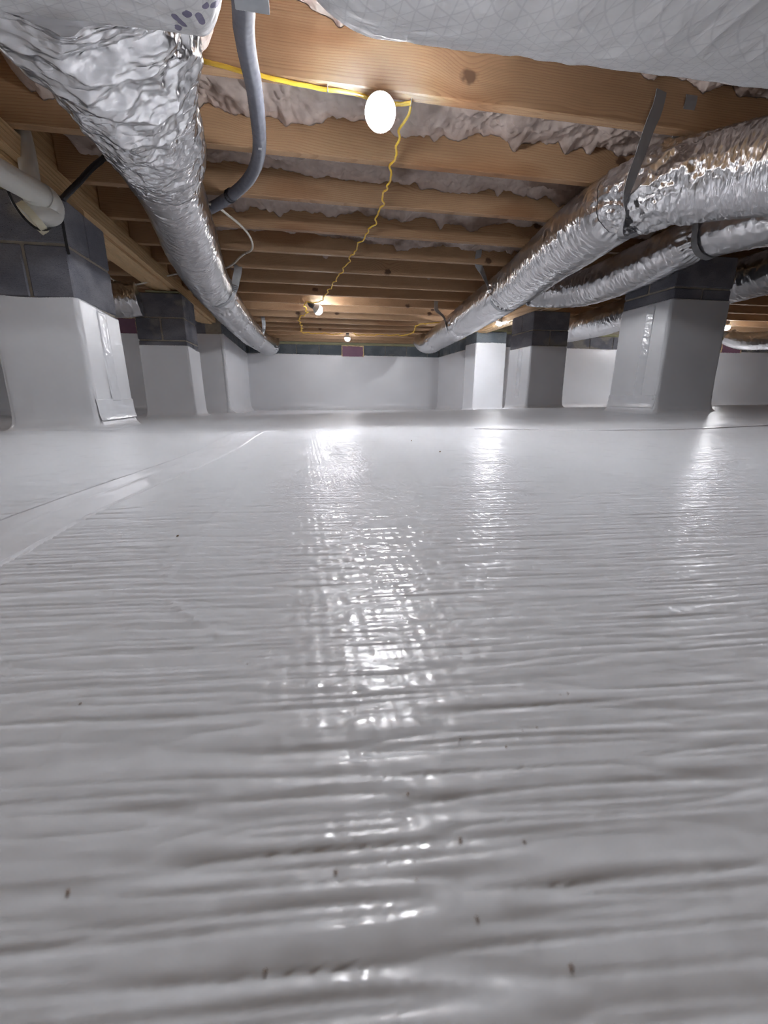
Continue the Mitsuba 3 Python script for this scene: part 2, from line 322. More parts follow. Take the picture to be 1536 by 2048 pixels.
def wall(name, a, b, inward, m='block_slate', ztop=0.825, zb=0.99, seed=0, skip=(), pitch=0.406, phase=0.0, thick=0.19):
    a, b, inw = np.array(a, float), np.array(b, float), np.array(inward, float)
    d = (b - a) / np.linalg.norm(b - a); L = np.linalg.norm(b - a); ax = int(abs(d[1]) > 0.5)
    def bx(s0, s1, o0, o1, z0, z1):
        q = np.array([a + d * s0 - inw * o0, a + d * s1 - inw * o1])
        return np.r_[q.min(0), z0], np.r_[q.max(0), z1]
    lo, hi = bx(0, L, 0.008, thick, -0.35, ZTOP)
    put(name, chamfer_box(lo, hi, 0.002), 'mortar', kind='structure')
    s = -phase
    while s < L:
        s0, s1 = max(0, s) + 0.004, min(L, s + pitch) - 0.006
        if s1 - s0 > 0.03 and not any(q0 < (s0 + s1) / 2 < q1 for q0, q1 in skip):
            lo, hi = bx(s0, s1, rng.uniform(-0.0015, 0.0015), thick * 0.8, zb - 0.19, zb)
            box_entry(num(f'{name}__block'), lo, hi, m)
        s += pitch
    lo, hi = bx(0, L, -0.006, thick * 0.9, zb + 0.006, ZJ - 0.001)
    box_entry(f'{name}__sill', lo, hi, 'wood_treated', label='greenish treated wood sill')
    put(f'{name}__liner', liner_sheet(a, b, inward, ztop, 0, seed), 'liner_wall', smooth=True, label='white plastic liner')
YB, YL, YR = 8.16, 5.74, 6.26      # rear of the bay, front walls left and right of the bay
XL, XR = -0.885, 2.64
lvl = lambda s: 0.832 - 0.006 * s + 0.002 * np.sin(s * 3)
wall('wall_back', (XL, YB), (XR, YB), (0, -1), ztop=lvl, seed=1, phase=0.353, pitch=0.405, skip=((1.70, 2.05),))
wall('wall_bay_left', (XL, YL), (XL, YB), (1, 0), ztop=lambda s: 0.842 - 0.006 * s, seed=2, phase=0.1)
wall('wall_bay_right', (XR, YB), (XR, YR), (-1, 0), ztop=lambda s: 0.812 + 0.006 * s, seed=3, phase=0.2)
wall('wall_left', (-4.1, YL), (XL, YL), (0, -1), ztop=0.832, seed=4, m='block_grey', phase=0.15, skip=((1.95, 2.2),))
wall('wall_right', (XR, YR), (9.0, YR), (0, -1), ztop=0.815, seed=5, phase=0.206, m='block_grey', skip=((4.35, 4.6),))
wall('wall_side_left', (-4.1, -5.4), (-4.1, YL), (1, 0), ztop=0.8, seed=6, m='block_grey')
wall('wall_side_right', (9.0, YR), (9.0, -5.4), (-1, 0), ztop=0.8, seed=7, m='block_grey')
wall('wall_front', (9.0, -5.4), (-4.1, -5.4), (0, 1), ztop=0.8, seed=8, m='block_grey')

def fold(key, x, y, ztop, r=0.02):
    """the liner's rounded fold down an outside corner"""
    zf = float(ground(x, y)) - 0.01; z = np.linspace(zf, ztop, 40)
    put(key, tube(np.stack([np.full(40, x), np.full(40, y), z], 1), r + 0.10 * np.exp(-(z - zf) / 0.03) + 0.004 * nz(P3(z * 9), 3), 24, ref=(0, 1, 0), resample=False)[0], 'liner_wall', smooth=True, label='rounded fold of the liner at the corner')
fold('wall_bay_left__liner_fold', XL - 0.008, YL + 0.008, 0.833)

# purple foam pieces that close the old vents, with a bead of yellow spray foam round the edge
def foam(x0, x1, yf, z0, z1, label):
    k = num('vent_plug')
    note(k, label, 'vent plug', None)
    box_entry(f'{k}__panel', (x0, yf - 0.012, z0), (x1, yf + 0.05, z1), 'foam_purple', 0.003)
    for a, b in (((x0, z0), (x0, z1)), ((x0, z1), (x1, z1)), ((x1, z0), (x1, z1))):
        n = 14; q = np.linspace(0, 1, n)
        P = np.stack([a[0] + (b[0] - a[0]) * q, np.full(n, yf - 0.012), a[1] + (b[1] - a[1]) * q], 1) + rng.normal(0, 0.002, (n, 3))
        put(num(f'{k}__foam_bead'), tube(P, rng.uniform(0.006, 0.012, n), 8, 0.01)[0], 'foam_yellow', smooth=True, label='bead of yellow spray foam')
foam(XL + 1.675, XL + 2.07, YB, 0.80, 0.982, 'purple foam vent plug edged with yellow foam, in the far back wall')
foam(-2.216, -1.82, YL, 0.815, 0.985, 'purple foam vent plug seen between the two left piers')
foam(6.905, 7.30, YR, 0.80, 0.985, 'purple foam vent plug under the duct at the far right, beside the near right pier')

# ---------------------------------------------------------------- ceiling: subfloor, joists, girders
put('ceiling', chamfer_box((-4.2, -5.5, ZTOP), (9.1, 8.4, ZTOP + 0.03), 0.002), 'subfloor', kind='structure')
GL, GR = (-1.11, -0.985), (2.44, 2.565)
NAMES = ['nearest overhead joist, with a yellow cord stapled along its bottom edge and the near bulb',
         'second overhead joist, just behind the near bulb, with swirling grain round its knots']
ORD = ['', '', 'third', 'fourth', 'fifth', 'sixth', 'seventh', 'eighth', 'ninth', 'tenth', 'eleventh', 'twelfth', 'thirteenth', 'fourteenth', 'fifteenth', 'sixteenth', 'seventeenth']
jy = [1.59 + 0.406 * k for k in range(17)]
def joist(x0, x1, yc, label, group):
    box_entry(num('floor_joist'), (x0, yc - 0.019, ZJ), (x1, yc + 0.019, ZTOP - 0.0005), 'wood_joist', 0.003, label=label, cat='joist', group=group)
for k, yc in enumerate(jy):
    joist(GL[1] + 0.002 if yc < YL - 0.1 else XL - 0.15, GR[0] - 0.002 if yc < YR - 0.1 else XR + 0.15, yc,
          NAMES[k] if k < 2 else f'{ORD[k]} wooden joist overhead counting back from the near bulb, between the two long foil ducts', 'floor joists between the girders')
for k, yc in enumerate(jy[:11]):
    if yc < YR - 0.1: joist(GR[1] + 0.002, 8.9, yc, f'{["first","second","third","fourth","fifth","sixth","seventh","eighth","ninth","tenth","eleventh","twelfth"][k]} wooden joist from the front beyond the right girder, seen past the right piers', 'floor joists right of the right girder')
for k, yc in enumerate(jy[:10]):
    joist(-4.0, GL[0] - 0.002, yc, f'{["first","second","third","fourth","fifth","sixth","seventh","eighth","ninth","tenth"][k]} wooden joist from the front, left of the left girder in the shadows', 'floor joists left of the left girder')
def girder(xs_, y1, label):
    k = num('girder'); x0, x1 = xs_
    note(k, label, 'girder', None)
    w = (x1 - x0) / 3
    for i in range(3):
        box_entry(num(f'{k}__plank'), (x0 + w * i + 0.0008, 0.2, 0.942 + rng.uniform(-0.003, 0.003)), (x0 + w * (i + 1) - 0.0008, y1, ZTOP - 0.001), 'wood_beam', 0.002)
    for a, b in ((x0 - 0.039, x0 - 0.001), (x1 + 0.001, x1 + 0.039)):
        box_entry(num(f'{k}__ledger'), (a, 0.2, 0.955), (b, y1, ZJ - 0.001), 'wood_beam', 0.002, label='narrow ledger strip under the joist ends')
girder(GL, YL - 0.01, 'built-up wooden girder resting on the two left piers')
girder(GR, YR - 0.01, 'built-up wooden girder resting on the two right piers')

# ---------------------------------------------------------------- piers
def pier_liner(x0, x1, y0, y1, zt, seed):
    """a sheet wrapped round the pier, its foot flaring on to the floor"""
    r = 0.012; pts, nrm = [], []
    for (cx, cy, a0) in ((x1 - r, y0 + r, -90), (x1 - r, y1 - r, 0), (x0 + r, y1 - r, 90), (x0 + r, y0 + r, 180)):
        for a in np.radians(np.linspace(a0, a0 + 90, 7)):
            pts.append((cx + r * math.cos(a), cy + r * math.sin(a))); nrm.append((math.cos(a), math.sin(a)))
    P, N = [], []
    for i in range(len(pts)):
        p, q, n, m = np.array(pts[i]), np.array(pts[(i + 1) % len(pts)]), np.array(nrm[i]), np.array(nrm[(i + 1) % len(pts)])
        c = max(1, int(np.linalg.norm(q - p) / 0.012))
        for t in np.arange(c) / c:
            P.append(p + (q - p) * t); v = n + (m - n) * t; N.append(v / np.linalg.norm(v))
    P, N = np.array(P), np.array(N); n = len(P)
    zf = ground(P[:, 0] + N[:, 0] * 0.04, P[:, 1] + N[:, 1] * 0.04) - 0.006
    v = np.linspace(0, 1, 90)[:, None] ** 1.15
    top = zt(P[:, 0], P[:, 1])
    z = zf + (top - zf) * v
    h = z - zf
    off = 0.006 + 0.045 * np.exp(-h / 0.016) + 0.010 * np.exp(-h / 0.20) + 0.008 * (fb(P3(P[:, 0] * 7, P[:, 1] * 7, z * 3), 3, seed) - 0.4) * (1 - v ** 8) * (0.4 + np.exp(-h / 0.1))
    off = off + 0.006 * np.exp(-h / 0.03) * (fb(P3(P[:, 0] * 50, P[:, 1] * 50, z * 30), 3, seed + 1) - 0.5)
    V = np.dstack([P[:, 0] + N[:, 0] * off, P[:, 1] + N[:, 1] * off, z])
    lip = V[-1:].copy(); lip[..., :2] = P - N * 0.003
    V = np.concatenate([V, lip], 0)
    return (V.reshape(-1, 3), grid_faces(len(V), n, wrap=True))
def face_tape(x, y0, y1, z0, z1, s, key, label='vertical strip of glossy white tape', foot=0.0, wob=0.0022):
    """tape on a pier's side face (plane x), facing s"""
    Yg, Zg = np.meshgrid(np.linspace(y0, y1, 14), np.linspace(z0, z1, 90))
    o = 0.0012 + wob * (fb(P3(Yg * 70, Zg * 60), 3, 3)) + foot * np.exp(-(Zg - z0) / 0.02)
    o = o + 0.010 * np.exp(-(Zg - z0 + 0.02) / 0.20)
    V = np.dstack([x + s * (0.006 + o), Yg, Zg])
    V[0, :, 0] -= s * 0.004; V[-1, :, 0] -= s * 0.004; V[:, 0, 0] -= s * 0.004; V[:, -1, 0] -= s * 0.004
    put(key, (V.reshape(-1, 3), grid_faces(90, 14)), 'tape', smooth=True, label=label)
def pier(label, x0, x1, y0, y1, zt, courses, first, m, girder_z, seed):
    k = num('block_pier'); note(k, label, 'pier', None)
    zlow = min(c[0] for c in courses)
    put(f'{k}__mortar', chamfer_box((x0 + 0.006, y0 + 0.006, -0.2), (x1 - 0.006, y1 - 0.006, courses[0][1] - 0.004), 0.003), 'mortar', label='pale mortar in the joints')
    for i, (za, zb) in enumerate(courses):
        alongx = (i % 2 == 0) == first
        cx, cy = (x0 + x1) / 2, (y0 + y1) / 2
        parts = ([(x0, x1, y0, cy - 0.005), (x0, x1, cy + 0.005, y1)] if alongx else [(x0, cx - 0.005, y0, y1), (cx + 0.005, x1, y0, y1)])
        for (a, b, c, d) in parts:
            j = rng.uniform(-0.002, 0.002, 2)
            box_entry(num(f'{k}__block'), (a + j[0], c + j[1], za + 0.005), (b + j[0], d + j[1], zb - 0.005), m, 0.005)
    put(f'{k}__liner', pier_liner(x0, x1, y0, y1, zt, seed), 'liner_wall', smooth=True, label='white plastic liner wrapped round the pier')
    z = courses[0][1]
    w = GL if x0 < 0 else GR
    zg = 0.938
    if zg - z > 0.004:
        n = max(1, round((zg - z) / 0.038)); t = (zg - z) / n
        for q in range(n):
            box_entry(num(f'{k}__shim'), (max(x0 + 0.02, w[0] - 0.07 - 0.02 * q), y0 + 0.02 + 0.012 * q, z + t * q), (min(x1 - 0.004, w[1] + 0.06), y1 - 0.02, z + t * (q + 1) - 0.001), 'wood_treated' if q == 0 else 'wood_rough', 0.002, label='wooden shim plate')
    return k
flat_top = lambda z: (lambda x, y: z + 0.002 * np.sin(x * 20 + y * 17))
k1 = pier('near left block pier wrapped in white liner, under the white PVC elbow', -1.17, -0.862, 2.05, 2.45,
          lambda x, y: 0.500 - 0.02 * sstep(2.05, 2.45, y) + 0.003 * np.sin(x * 20), [(0.69, 0.868), (0.495, 0.69), (0.30, 0.495)], True, 'block_grey', 0, 11)
face_tape(-0.862, 2.20, 2.30, 0.10, 0.485, 1, f'{k1}__tape')
face_tape(-0.862, 2.045, 2.455, 0.02, 0.11, 1, f'{k1}__tape_001', 'band of tape round the foot', 0.008)
k2 = pier('far left block pier behind the long left duct, lit on its right side', -1.275, -0.905, 4.0, 4.42,
          lambda x, y: 0.522 - 0.012 * sstep(4.0, 4.4, y), [(0.735, 0.922), (0.56, 0.735), (0.40, 0.56)], True, 'block_grey', 0, 12)
k3 = pier('large near right block pier with a dark shadowed front', 2.25, 2.665, 2.42, 2.84,
          lambda x, y: 0.690 - 0.004 * sstep(2.4, 2.8, y), [(0.755, 0.938), (0.56, 0.755)], True, 'block_grey', 0, 13)
face_tape(2.25, 2.535, 2.61, 0.10, 0.68, -1, f'{k3}__tape')
face_tape(2.25, 2.415, 2.845, 0.045, 0.125, -1, f'{k3}__tape_001', 'band of tape round the foot', 0.008)
k4 = pier('smaller far right block pier beside the bright lit pilaster', 2.335, 2.735, 4.2, 4.66,
          lambda x, y: 0.608 - 0.004 * sstep(4.2, 4.6, y), [(0.757, 0.938), (0.57, 0.757)], True, 'block_grey', 0, 14)
face_tape(2.335, 4.36, 4.45, 0.10, 0.6, -1, f'{k4}__tape')
k5 = pier('brightly lit pilaster against the back right wall, under the small bulb', 2.42, 2.86, 5.84, 6.23,
          flat_top(0.818), [(0.80, 0.968), (0.61, 0.80)], True, 'block_slate', 0, 15)
box_entry(num(f'{k5}__shim'), (2.415, 5.835, 0.968), (2.865, 6.24, 1.0), 'wood_treated', 0.002, label='wooden plate on top')

# ---------------------------------------------------------------- fibreglass batts between the joists
def batt(x0, x1, yc, zlow, label, seed, group, sag=0.05):
    """fluffy batt between two joists, its underside sagging and torn"""
    ya, yb = yc + 0.0175, yc + 0.3895
    nx, ny = int((x1 - x0) / 0.008), 40
    x, y = np.linspace(x0, x1, nx), np.linspace(ya, yb, ny)
    X, Y = np.meshgrid(x, y, indexing='ij')
    big = fb(P3(X * 1.9, Y * 2.5, seed), 3, seed); med = fb(P3(X * 9, Y * 9, seed), 4, seed + 3); fine = fb(P3(X * 55, Y * 45), 3, seed + 5)
    edge = 1 - np.exp(-((X - x0) / 0.05) ** 2) - np.exp(-((x1 - X) / 0.05) ** 2)
    z = zlow + sag * 1.4 * (0.5 - big) - 0.07 * (med - 0.5) - 0.022 * (fine - 0.5)
    tuft = np.clip(nz(P3(X * 17, Y * 6), seed + 8) - 0.72, 0, 1) * sstep(0.55, 1.0, (Y - ya) / (yb - ya))
    z = z - 0.16 * tuft
    z = np.clip(z, ZJ + 0.012, ZTOP - 0.02)
    z = z + (ZTOP - 0.01 - z) * (1 - np.clip(edge, 0, 1))
    V = np.stack([X, Y, z], -1); topv = V.copy(); topv[..., 2] = ZTOP - 0.003
    V2 = np.concatenate([topv[:, :1], V, topv[:, -1:]], 1)
    put(num('insulation_batt'), (V2.reshape(-1, 3), grid_faces(nx, ny + 2)), 'insulation', smooth=True, label=label, cat='insulation', group=group)
ZL = [1.165, 1.118, 1.150, 1.145, 1.165, 1.17, 1.175, 1.17, 1.18, 1.18, 1.18, 1.18]
for k in range(12):
    nm = ['grey pink insulation hanging behind the nearest joist, beside the near bulb', 'grey ragged insulation behind the second joist from the bulb'][k] if k < 2 else f'torn grey insulation tucked behind the {ORD[k]} joist from the near bulb'
    batt(-0.95, 2.40, jy[k], ZL[k], nm, 40 + k, 'insulation batts between the girders', 0.06 if k < 2 else 0.075)
batt(-0.95, 2.40, jy[0] - 0.406, 1.195, 'pale insulation tufts peeping below the big wrapped trunk duct, in front of the nearest joist', 60, 'insulation batts between the girders', 0.07)
for k in range(3):
    batt(2.62, 6.0, jy[k], 1.12, f'insulation in the {["first","second","third"][k]} bay beyond the right girder, above the bent duct', 70 + k, 'insulation batts right of the girder')
# a torn hank that hangs beside the left duct
n = 40; q = np.linspace(0, 1, n)
hank = tube(np.stack([-0.215 - 0.02 * q, 1.5 + 0.02 * np.sin(q * 4), 1.16 - 0.15 * q], 1), 0.055 * (1 - 0.65 * q), 40, 0.005, lambda s, th, S: 0.022 * (fb(P3(np.cos(th) * 2, np.sin(th) * 2, s * 20), 4, 3) - 0.5))[0]
put('insulation_hank', hank, 'insulation', smooth=True, label='torn brown hank of insulation hanging between the left duct and the grey pipe', cat='insulation')

# ---------------------------------------------------------------- foil ducts
def foil_disp(seed, pinch=(), amp=1.0, crumple=()):
    def fn(s, th, S):
        c, d = np.cos(th), np.sin(th)
        rib = ridged(nz(P3(c * 2.2, d * 2.2, s * 75), seed)) * 0.0016 + ridged(nz(P3(c * 4 + 9, d * 4, s * 42), seed + 1)) * 0.0018
        dent = (fb(P3(c * 1.1, d * 1.1, s * 2.6), 2, seed + 2) - 0.5) * 0.012
        facet = (ridged(fb(P3(c * 2.6, d * 2.6, s * 13), 2, seed + 3)) - 0.5) * 0.008
        h = amp * (rib + dent + facet * 0.25)
        for s0, dep, w in pinch:
            g = np.exp(-((s - s0) / w) ** 2)
            h = h - dep * g * (1.0 - 0.25 * d) + g * 0.007 * np.sin(th * 19 + 3 * nz(P3(c * 2, d * 2), seed)) * np.tanh(np.abs(s - s0) / 0.02)
        for s0, w, a in crumple:
            g = np.exp(-((s - s0) / w) ** 2)
            h = h + a * g * (ridged(fb(P3(c * 2.2 + 4, d * 2.2, s * 9), 3, seed + 6)) - 0.4)
        return h
    return fn
from scipy.spatial import cKDTree
def crinkle(specs, seed):
    """creases: every point moves out with its distance to the nearest of many scattered seeds, so that ridges form between them"""
    def fn(V, C, S, TH):
        shape = V.shape; P = V.reshape(-1, 3); r = np.random.default_rng(seed)
        out = V - C[:, None]; out /= np.linalg.norm(out, axis=2, keepdims=True)
        R0 = float(np.median(np.linalg.norm(V - C[:, None], axis=2)))
        Q = np.stack([np.cos(TH) * R0, np.sin(TH) * R0, S], -1).reshape(-1, 3)
        h = np.zeros(len(P))
        for cell, slope, stretch, where in specs:
            q = Q * [1, 1, stretch]
            area = 2 * np.pi * R0 * S.max() * stretch
            n = int(area / cell ** 2)
            sd = q[r.integers(0, len(q), n)] + r.normal(0, cell * 0.15, (n, 3))
            d = np.minimum(cKDTree(sd).query(q)[0], cell)
            w = 1.0 if where is None else where(S).reshape(-1)
            h += slope * (d - cell * 0.4) * w
        return (P + out.reshape(-1, 3) * h[:, None]).reshape(shape)
    return fn
def near(*cs): return lambda S: np.clip(sum(a * np.exp(-((S - c) / w) ** 2) for c, w, a in cs), 0, 1.2)
def foil_duct(label, P, R, seed, pinch=(), na=128, dl=0.006, m='foil', amp=1.0, crumple=(), group=None, wide=None, specs=None):
    k = num('foil_duct')
    mesh, uv = tube(P, R, na, dl, foil_disp(seed, pinch, amp, crumple), wide=wide, after=crinkle(specs or [(0.035, 0.10, 1.8, None), (0.014, 0.09, 2.5, None)], seed))
    put(k, mesh, m, smooth=True, uv=uv, label=label, cat='duct', group=group)
    return k
# long left run, from the trunk to the far left of the back bay
foil_duct('long shiny foil duct running from the trunk down the left side to the back wall',
          [(-0.43, 1.72, 0.885), (-0.455, 2.08, 0.89), (-0.53, 2.70, 0.893), (-0.60, 3.9, 0.893), (-0.60, 5.1, 0.885), (-0.56, 6.25, 0.875), (-0.50, 7.1, 0.88), (-0.44, 7.62, 0.90), (-0.42, 7.85, 1.0)],
          [0.118, 0.122, 0.138, 0.137, 0.138, 0.14, 0.14, 0.135, 0.13], 100, pinch=((2.22, 0.012, 0.06), (3.15, 0.01, 0.05), (4.55, 0.014, 0.06), (5.75, 0.02, 0.06)))
# the wide sleeve at its start
foil_duct('wide crumpled foil sleeve where the left duct leaves the trunk',
          [(-0.37, 0.955, 0.845), (-0.37, 1.10, 0.848), (-0.37, 1.28, 0.852), (-0.378, 1.50, 0.862), (-0.395, 1.66, 0.872), (-0.408, 1.75, 0.878)],
          [0.128, 0.130, 0.136, 0.140, 0.136, 0.127], 110, dl=0.0035, na=230, amp=1.0, wide=[1.55, 1.42, 1.18, 1.03, 1.0, 1.0],
          specs=[(0.085, 0.45, 1.0, near((0.15, 0.25, 1.0), (0.5, 0.2, 0.5))), (0.035, 0.35, 1.0, near((0.12, 0.22, 1.0), (0.55, 0.25, 0.6))), (0.016, 0.3, 1.4, None)])
# long right run
foil_duct('long shiny foil duct running down the right side of the middle bay',
          [(1.345, 1.74, 0.885), (1.372, 2.0, 0.89), (1.40, 2.2, 0.892), (1.52, 2.856, 0.89), (1.615, 3.5, 0.886), (1.705, 4.264, 0.882), (1.82, 5.2, 0.875), (1.90, 6.0, 0.87), (1.945, 6.7, 0.885), (1.95, 7.0, 0.97)],
          [0.13, 0.14, 0.144, 0.144, 0.146, 0.148, 0.145, 0.142, 0.13, 0.12], 120, pinch=((0.03, 0.02, 0.04), (1.55, 0.016, 0.05), (2.95, 0.014, 0.05), (4.3, 0.012, 0.05)))
# its bend towards the trunk at the upper right
foil_duct('bent foil duct at the upper right, curving from its hanging strap towards the trunk',
          [(1.30, 1.78, 0.885), (1.36, 1.66, 0.885), (1.45, 1.55, 0.88), (1.55, 1.42, 0.865), (1.63, 1.24, 0.835), (1.68, 1.02, 0.80), (1.70, 0.85, 0.79)],
          [0.10, 0.122, 0.13, 0.135, 0.145, 0.15, 0.15], 130, dl=0.0035, na=200, amp=1.0,
          specs=[(0.07, 0.5, 1.0, near((0.12, 0.13, 1.0))), (0.03, 0.4, 1.2, near((0.12, 0.16, 1.0))), (0.02, 0.14, 2.5, None)])
foil_duct('second foil duct on the right, passing in front of the near right pier',
          [(2.30, 1.45, 0.88), (2.12, 1.76, 0.885), (2.035, 2.02, 0.892), (2.05, 2.33, 0.885), (2.055, 2.70, 0.868), (2.00, 3.0, 0.862), (1.86, 3.13, 0.862), (1.72, 3.17, 0.87)],
          [0.105, 0.105, 0.102, 0.112, 0.118, 0.115, 0.105, 0.10], 140, pinch=((0.68, 0.014, 0.04), (2.0, 0.008, 0.04)))
foil_duct('third foil duct passing behind the near right pier',
          [(2.86, 1.5, 0.88), (2.90, 2.2, 0.87), (2.95, 2.9, 0.865), (3.05, 3.8, 0.86), (3.14, 4.4, 0.865), (3.22, 4.9, 0.875), (3.3, 5.3, 0.90)],
          [0.125, 0.125, 0.13, 0.135, 0.14, 0.13, 0.12], 150)
foil_duct('short foil duct hanging at the far right edge near the back wall',
          [(6.6, 4.25, 0.79), (6.05, 4.45, 0.785), (5.67, 4.58, 0.77), (5.52, 4.72, 0.78), (5.46, 4.86, 0.84)],
          [0.105, 0.105, 0.105, 0.10, 0.095], 160, pinch=((0.75, 0.02, 0.05),), na=90)
foil_duct('dark foil duct end peeping between the two left piers',
          [(-1.9, 3.5, 0.80), (-1.5, 3.66, 0.80), (-1.27, 3.70, 0.80), (-1.14, 3.72, 0.81)], [0.12, 0.12, 0.12, 0.115], 170, na=90)

# the insulated trunk that crosses overhead, in two wrapped sections
def trunk(key, x0, x1, yc, zc, hy, hz, round0, round1, seed, m, label):
    nx, na = int(abs(x1 - x0) / 0.006), 200
    xs_ = np.linspace(x0, x1, nx); th = np.linspace(0, 2 * np.pi, na + 1)
    X, TH = np.meshgrid(xs_, th, indexing='ij')
    f = np.ones(nx)
    for on, e in ((round0, x0), (round1, x1)):
        if on:
            t = np.clip(np.abs(xs_ - e) / on, 0, 1); f = np.minimum(f, np.sqrt(np.clip(1 - (1 - t) ** 2, 0.0, 1)))
    c, s = np.cos(TH), np.sin(TH); e = 0.32
    sg = lambda v: np.sign(v) * np.abs(v) ** e
    bump = 0.010 * (fb(P3(X * 5, c * 2.2, s * 2.2), 4, seed) - 0.5) + 0.004 * (ridged(fb(P3(X * 16, c * 5, s * 5), 2, seed + 1)) - 0.4)
    Y = (yc(X) if callable(yc) else yc) + (hy * f[:, None] + bump) * sg(c)
    Z = zc + (hz * (0.35 + 0.65 * f[:, None]) + bump) * sg(s)
    uv = np.stack([X, TH * (hy + hz) * 0.62], -1).reshape(-1, 2)
    put(key, (np.stack([X, Y, Z], -1).reshape(-1, 3), grid_faces(nx, na + 1)), m, smooth=True, uv=uv, label=label, cat='duct')
trunk('trunk_duct', -0.045, 2.9, lambda X: 0.655 - 0.035 * (X - 0.1), 0.868, 0.285, 0.158, 0.22, 0, 201, 'foil_scrim', 'large insulated trunk duct across the top right, wrapped in grey scrim foil')
trunk('trunk_duct_001', -2.2, -0.062, lambda X: 0.705 + 0.1 * np.clip(-X - 0.2, 0, 0.4), 0.868, 0.285, 0.158, 0, 0.075, 202, 'foil_scrim_marked', 'insulated trunk section at the top left with dark purple marker strokes')
# sheet-metal hanger plate between the two sections
def plate(key, lo, hi, m, **kw): box_entry(key, lo, hi, m, 0.001, **kw)
note('hanger_bracket', 'grey metal bracket plate with a slot between the two trunk sections', 'bracket')
plate('hanger_bracket__plate', (-0.068, 0.862, 0.709), (-0.016, 0.868, 0.98), 'galvanized')
plate('hanger_bracket__flange', (-0.068, 0.84, 0.706), (-0.016, 0.868, 0.709), 'galvanized')
sl = trimesh.creation.capsule(height=0.008, radius=0.0025, count=[10, 10]); sl.apply_transform(trimesh.transformations.rotation_matrix(math.pi / 2, [0, 1, 0])); sl.apply_translation([-0.038, 0.861, 0.719])
put('hanger_bracket__slot', sl, 'dark', smooth=True, label='rounded slot')

# ---------------------------------------------------------------- duct straps
def strap(label, P, across, width, m='strap_web'):
    put(num('duct_strap'), ribbon(P, across, width, 0.002), m, label=label, cat='strap', group='straps that hold up the ducts', smooth=30)
SX, SY = (1, 0.15, 0), (0.15, 1, 0)
strap('wide dark strap nailed to the nearest joist and holding the bend of the right duct',
      [(1.272, 1.566, 1.135), (1.262, 1.562, 1.08), (1.243, 1.557, 1.037), (1.223, 1.56, 0.956), (1.21, 1.575, 0.883), (1.217, 1.60, 0.84), (1.244, 1.63, 0.80), (1.32, 1.72, 0.748), (1.42, 1.74, 0.78), (1.45, 1.70, 0.9), (1.40, 1.60, 1.05), (1.395, 1.566, 1.12), (1.395, 1.566, 1.135)],
      [(1, 0.15, 0.3)] * 5 + [(0.9, 0.4, 0.3), (0.6, 0.8, 0)] + [(0.5, 0.85, 0)] * 2 + [(0.8, 0.5, 0)] + [(1, 0, 0)] * 3, 0.046)
strap('strap holding the long right duct at the sixth joist',
      [(1.30, 3.18, 1.12), (1.30, 3.20, 1.06), (1.36, 3.25, 1.0), (1.425, 3.27, 0.9), (1.46, 3.275, 0.80), (1.57, 3.28, 0.742), (1.70, 3.28, 0.80), (1.74, 3.27, 0.92), (1.74, 3.2, 1.06)], [SX, SX, (1, 0.4, 0), (0.7, 0.8, 0), SY, SY, SY, SY, SX], 0.045, 'galvanized')
strap('strap holding the long right duct near the middle of the bay',
      [(1.50, 4.80, 1.13), (1.50, 4.80, 1.04), (1.60, 4.79, 0.93), (1.63, 4.79, 0.82), (1.76, 4.79, 0.735), (1.90, 4.79, 0.82), (1.91, 4.79, 0.95), (1.90, 4.80, 1.06)], [SX, SX, (0.8, 0.6, 0), SY, SY, SY, SY, SX], 0.045, 'galvanized')
strap('grey strap round the second right duct, just under the bent duct',
      [(1.90, 2.01, 1.04), (1.925, 2.01, 0.95), (1.932, 2.01, 0.86), (1.98, 2.01, 0.797), (2.05, 2.02, 0.785), (2.115, 2.03, 0.82), (2.145, 2.03, 0.90), (2.14, 2.03, 1.04)], (0.15, 1, 0), 0.04)
strap('narrow dark strap round the far end of the second right duct',
      [(1.92, 3.18, 1.04), (1.91, 3.19, 0.92), (1.90, 3.17, 0.80), (1.90, 3.10, 0.752), (1.90, 3.02, 0.79), (1.90, 2.985, 0.88), (1.90, 2.99, 1.04)], (1, 0.2, 0), 0.02)
strap('strap holding the long left duct behind the white cable loop',
      [(-0.40, 3.62, 1.10), (-0.40, 3.60, 1.03), (-0.425, 3.59, 0.93), (-0.45, 3.585, 0.84), (-0.57, 3.58, 0.752), (-0.70, 3.58, 0.82), (-0.73, 3.59, 0.93), (-0.73, 3.60, 1.04)], [SX, SX, (1, 0.3, 0), SY, SY, SY, SY, SX], 0.055, 'galvanized')
strap('strap holding the long left duct at its far end',
      [(-0.42, 6.03, 1.10), (-0.41, 6.03, 1.0), (-0.43, 6.03, 0.86), (-0.57, 6.03, 0.728), (-0.71, 6.03, 0.86), (-0.72, 6.03, 1.04)], [SX, SX, SY, SY, SY, SX], 0.045, 'galvanized')

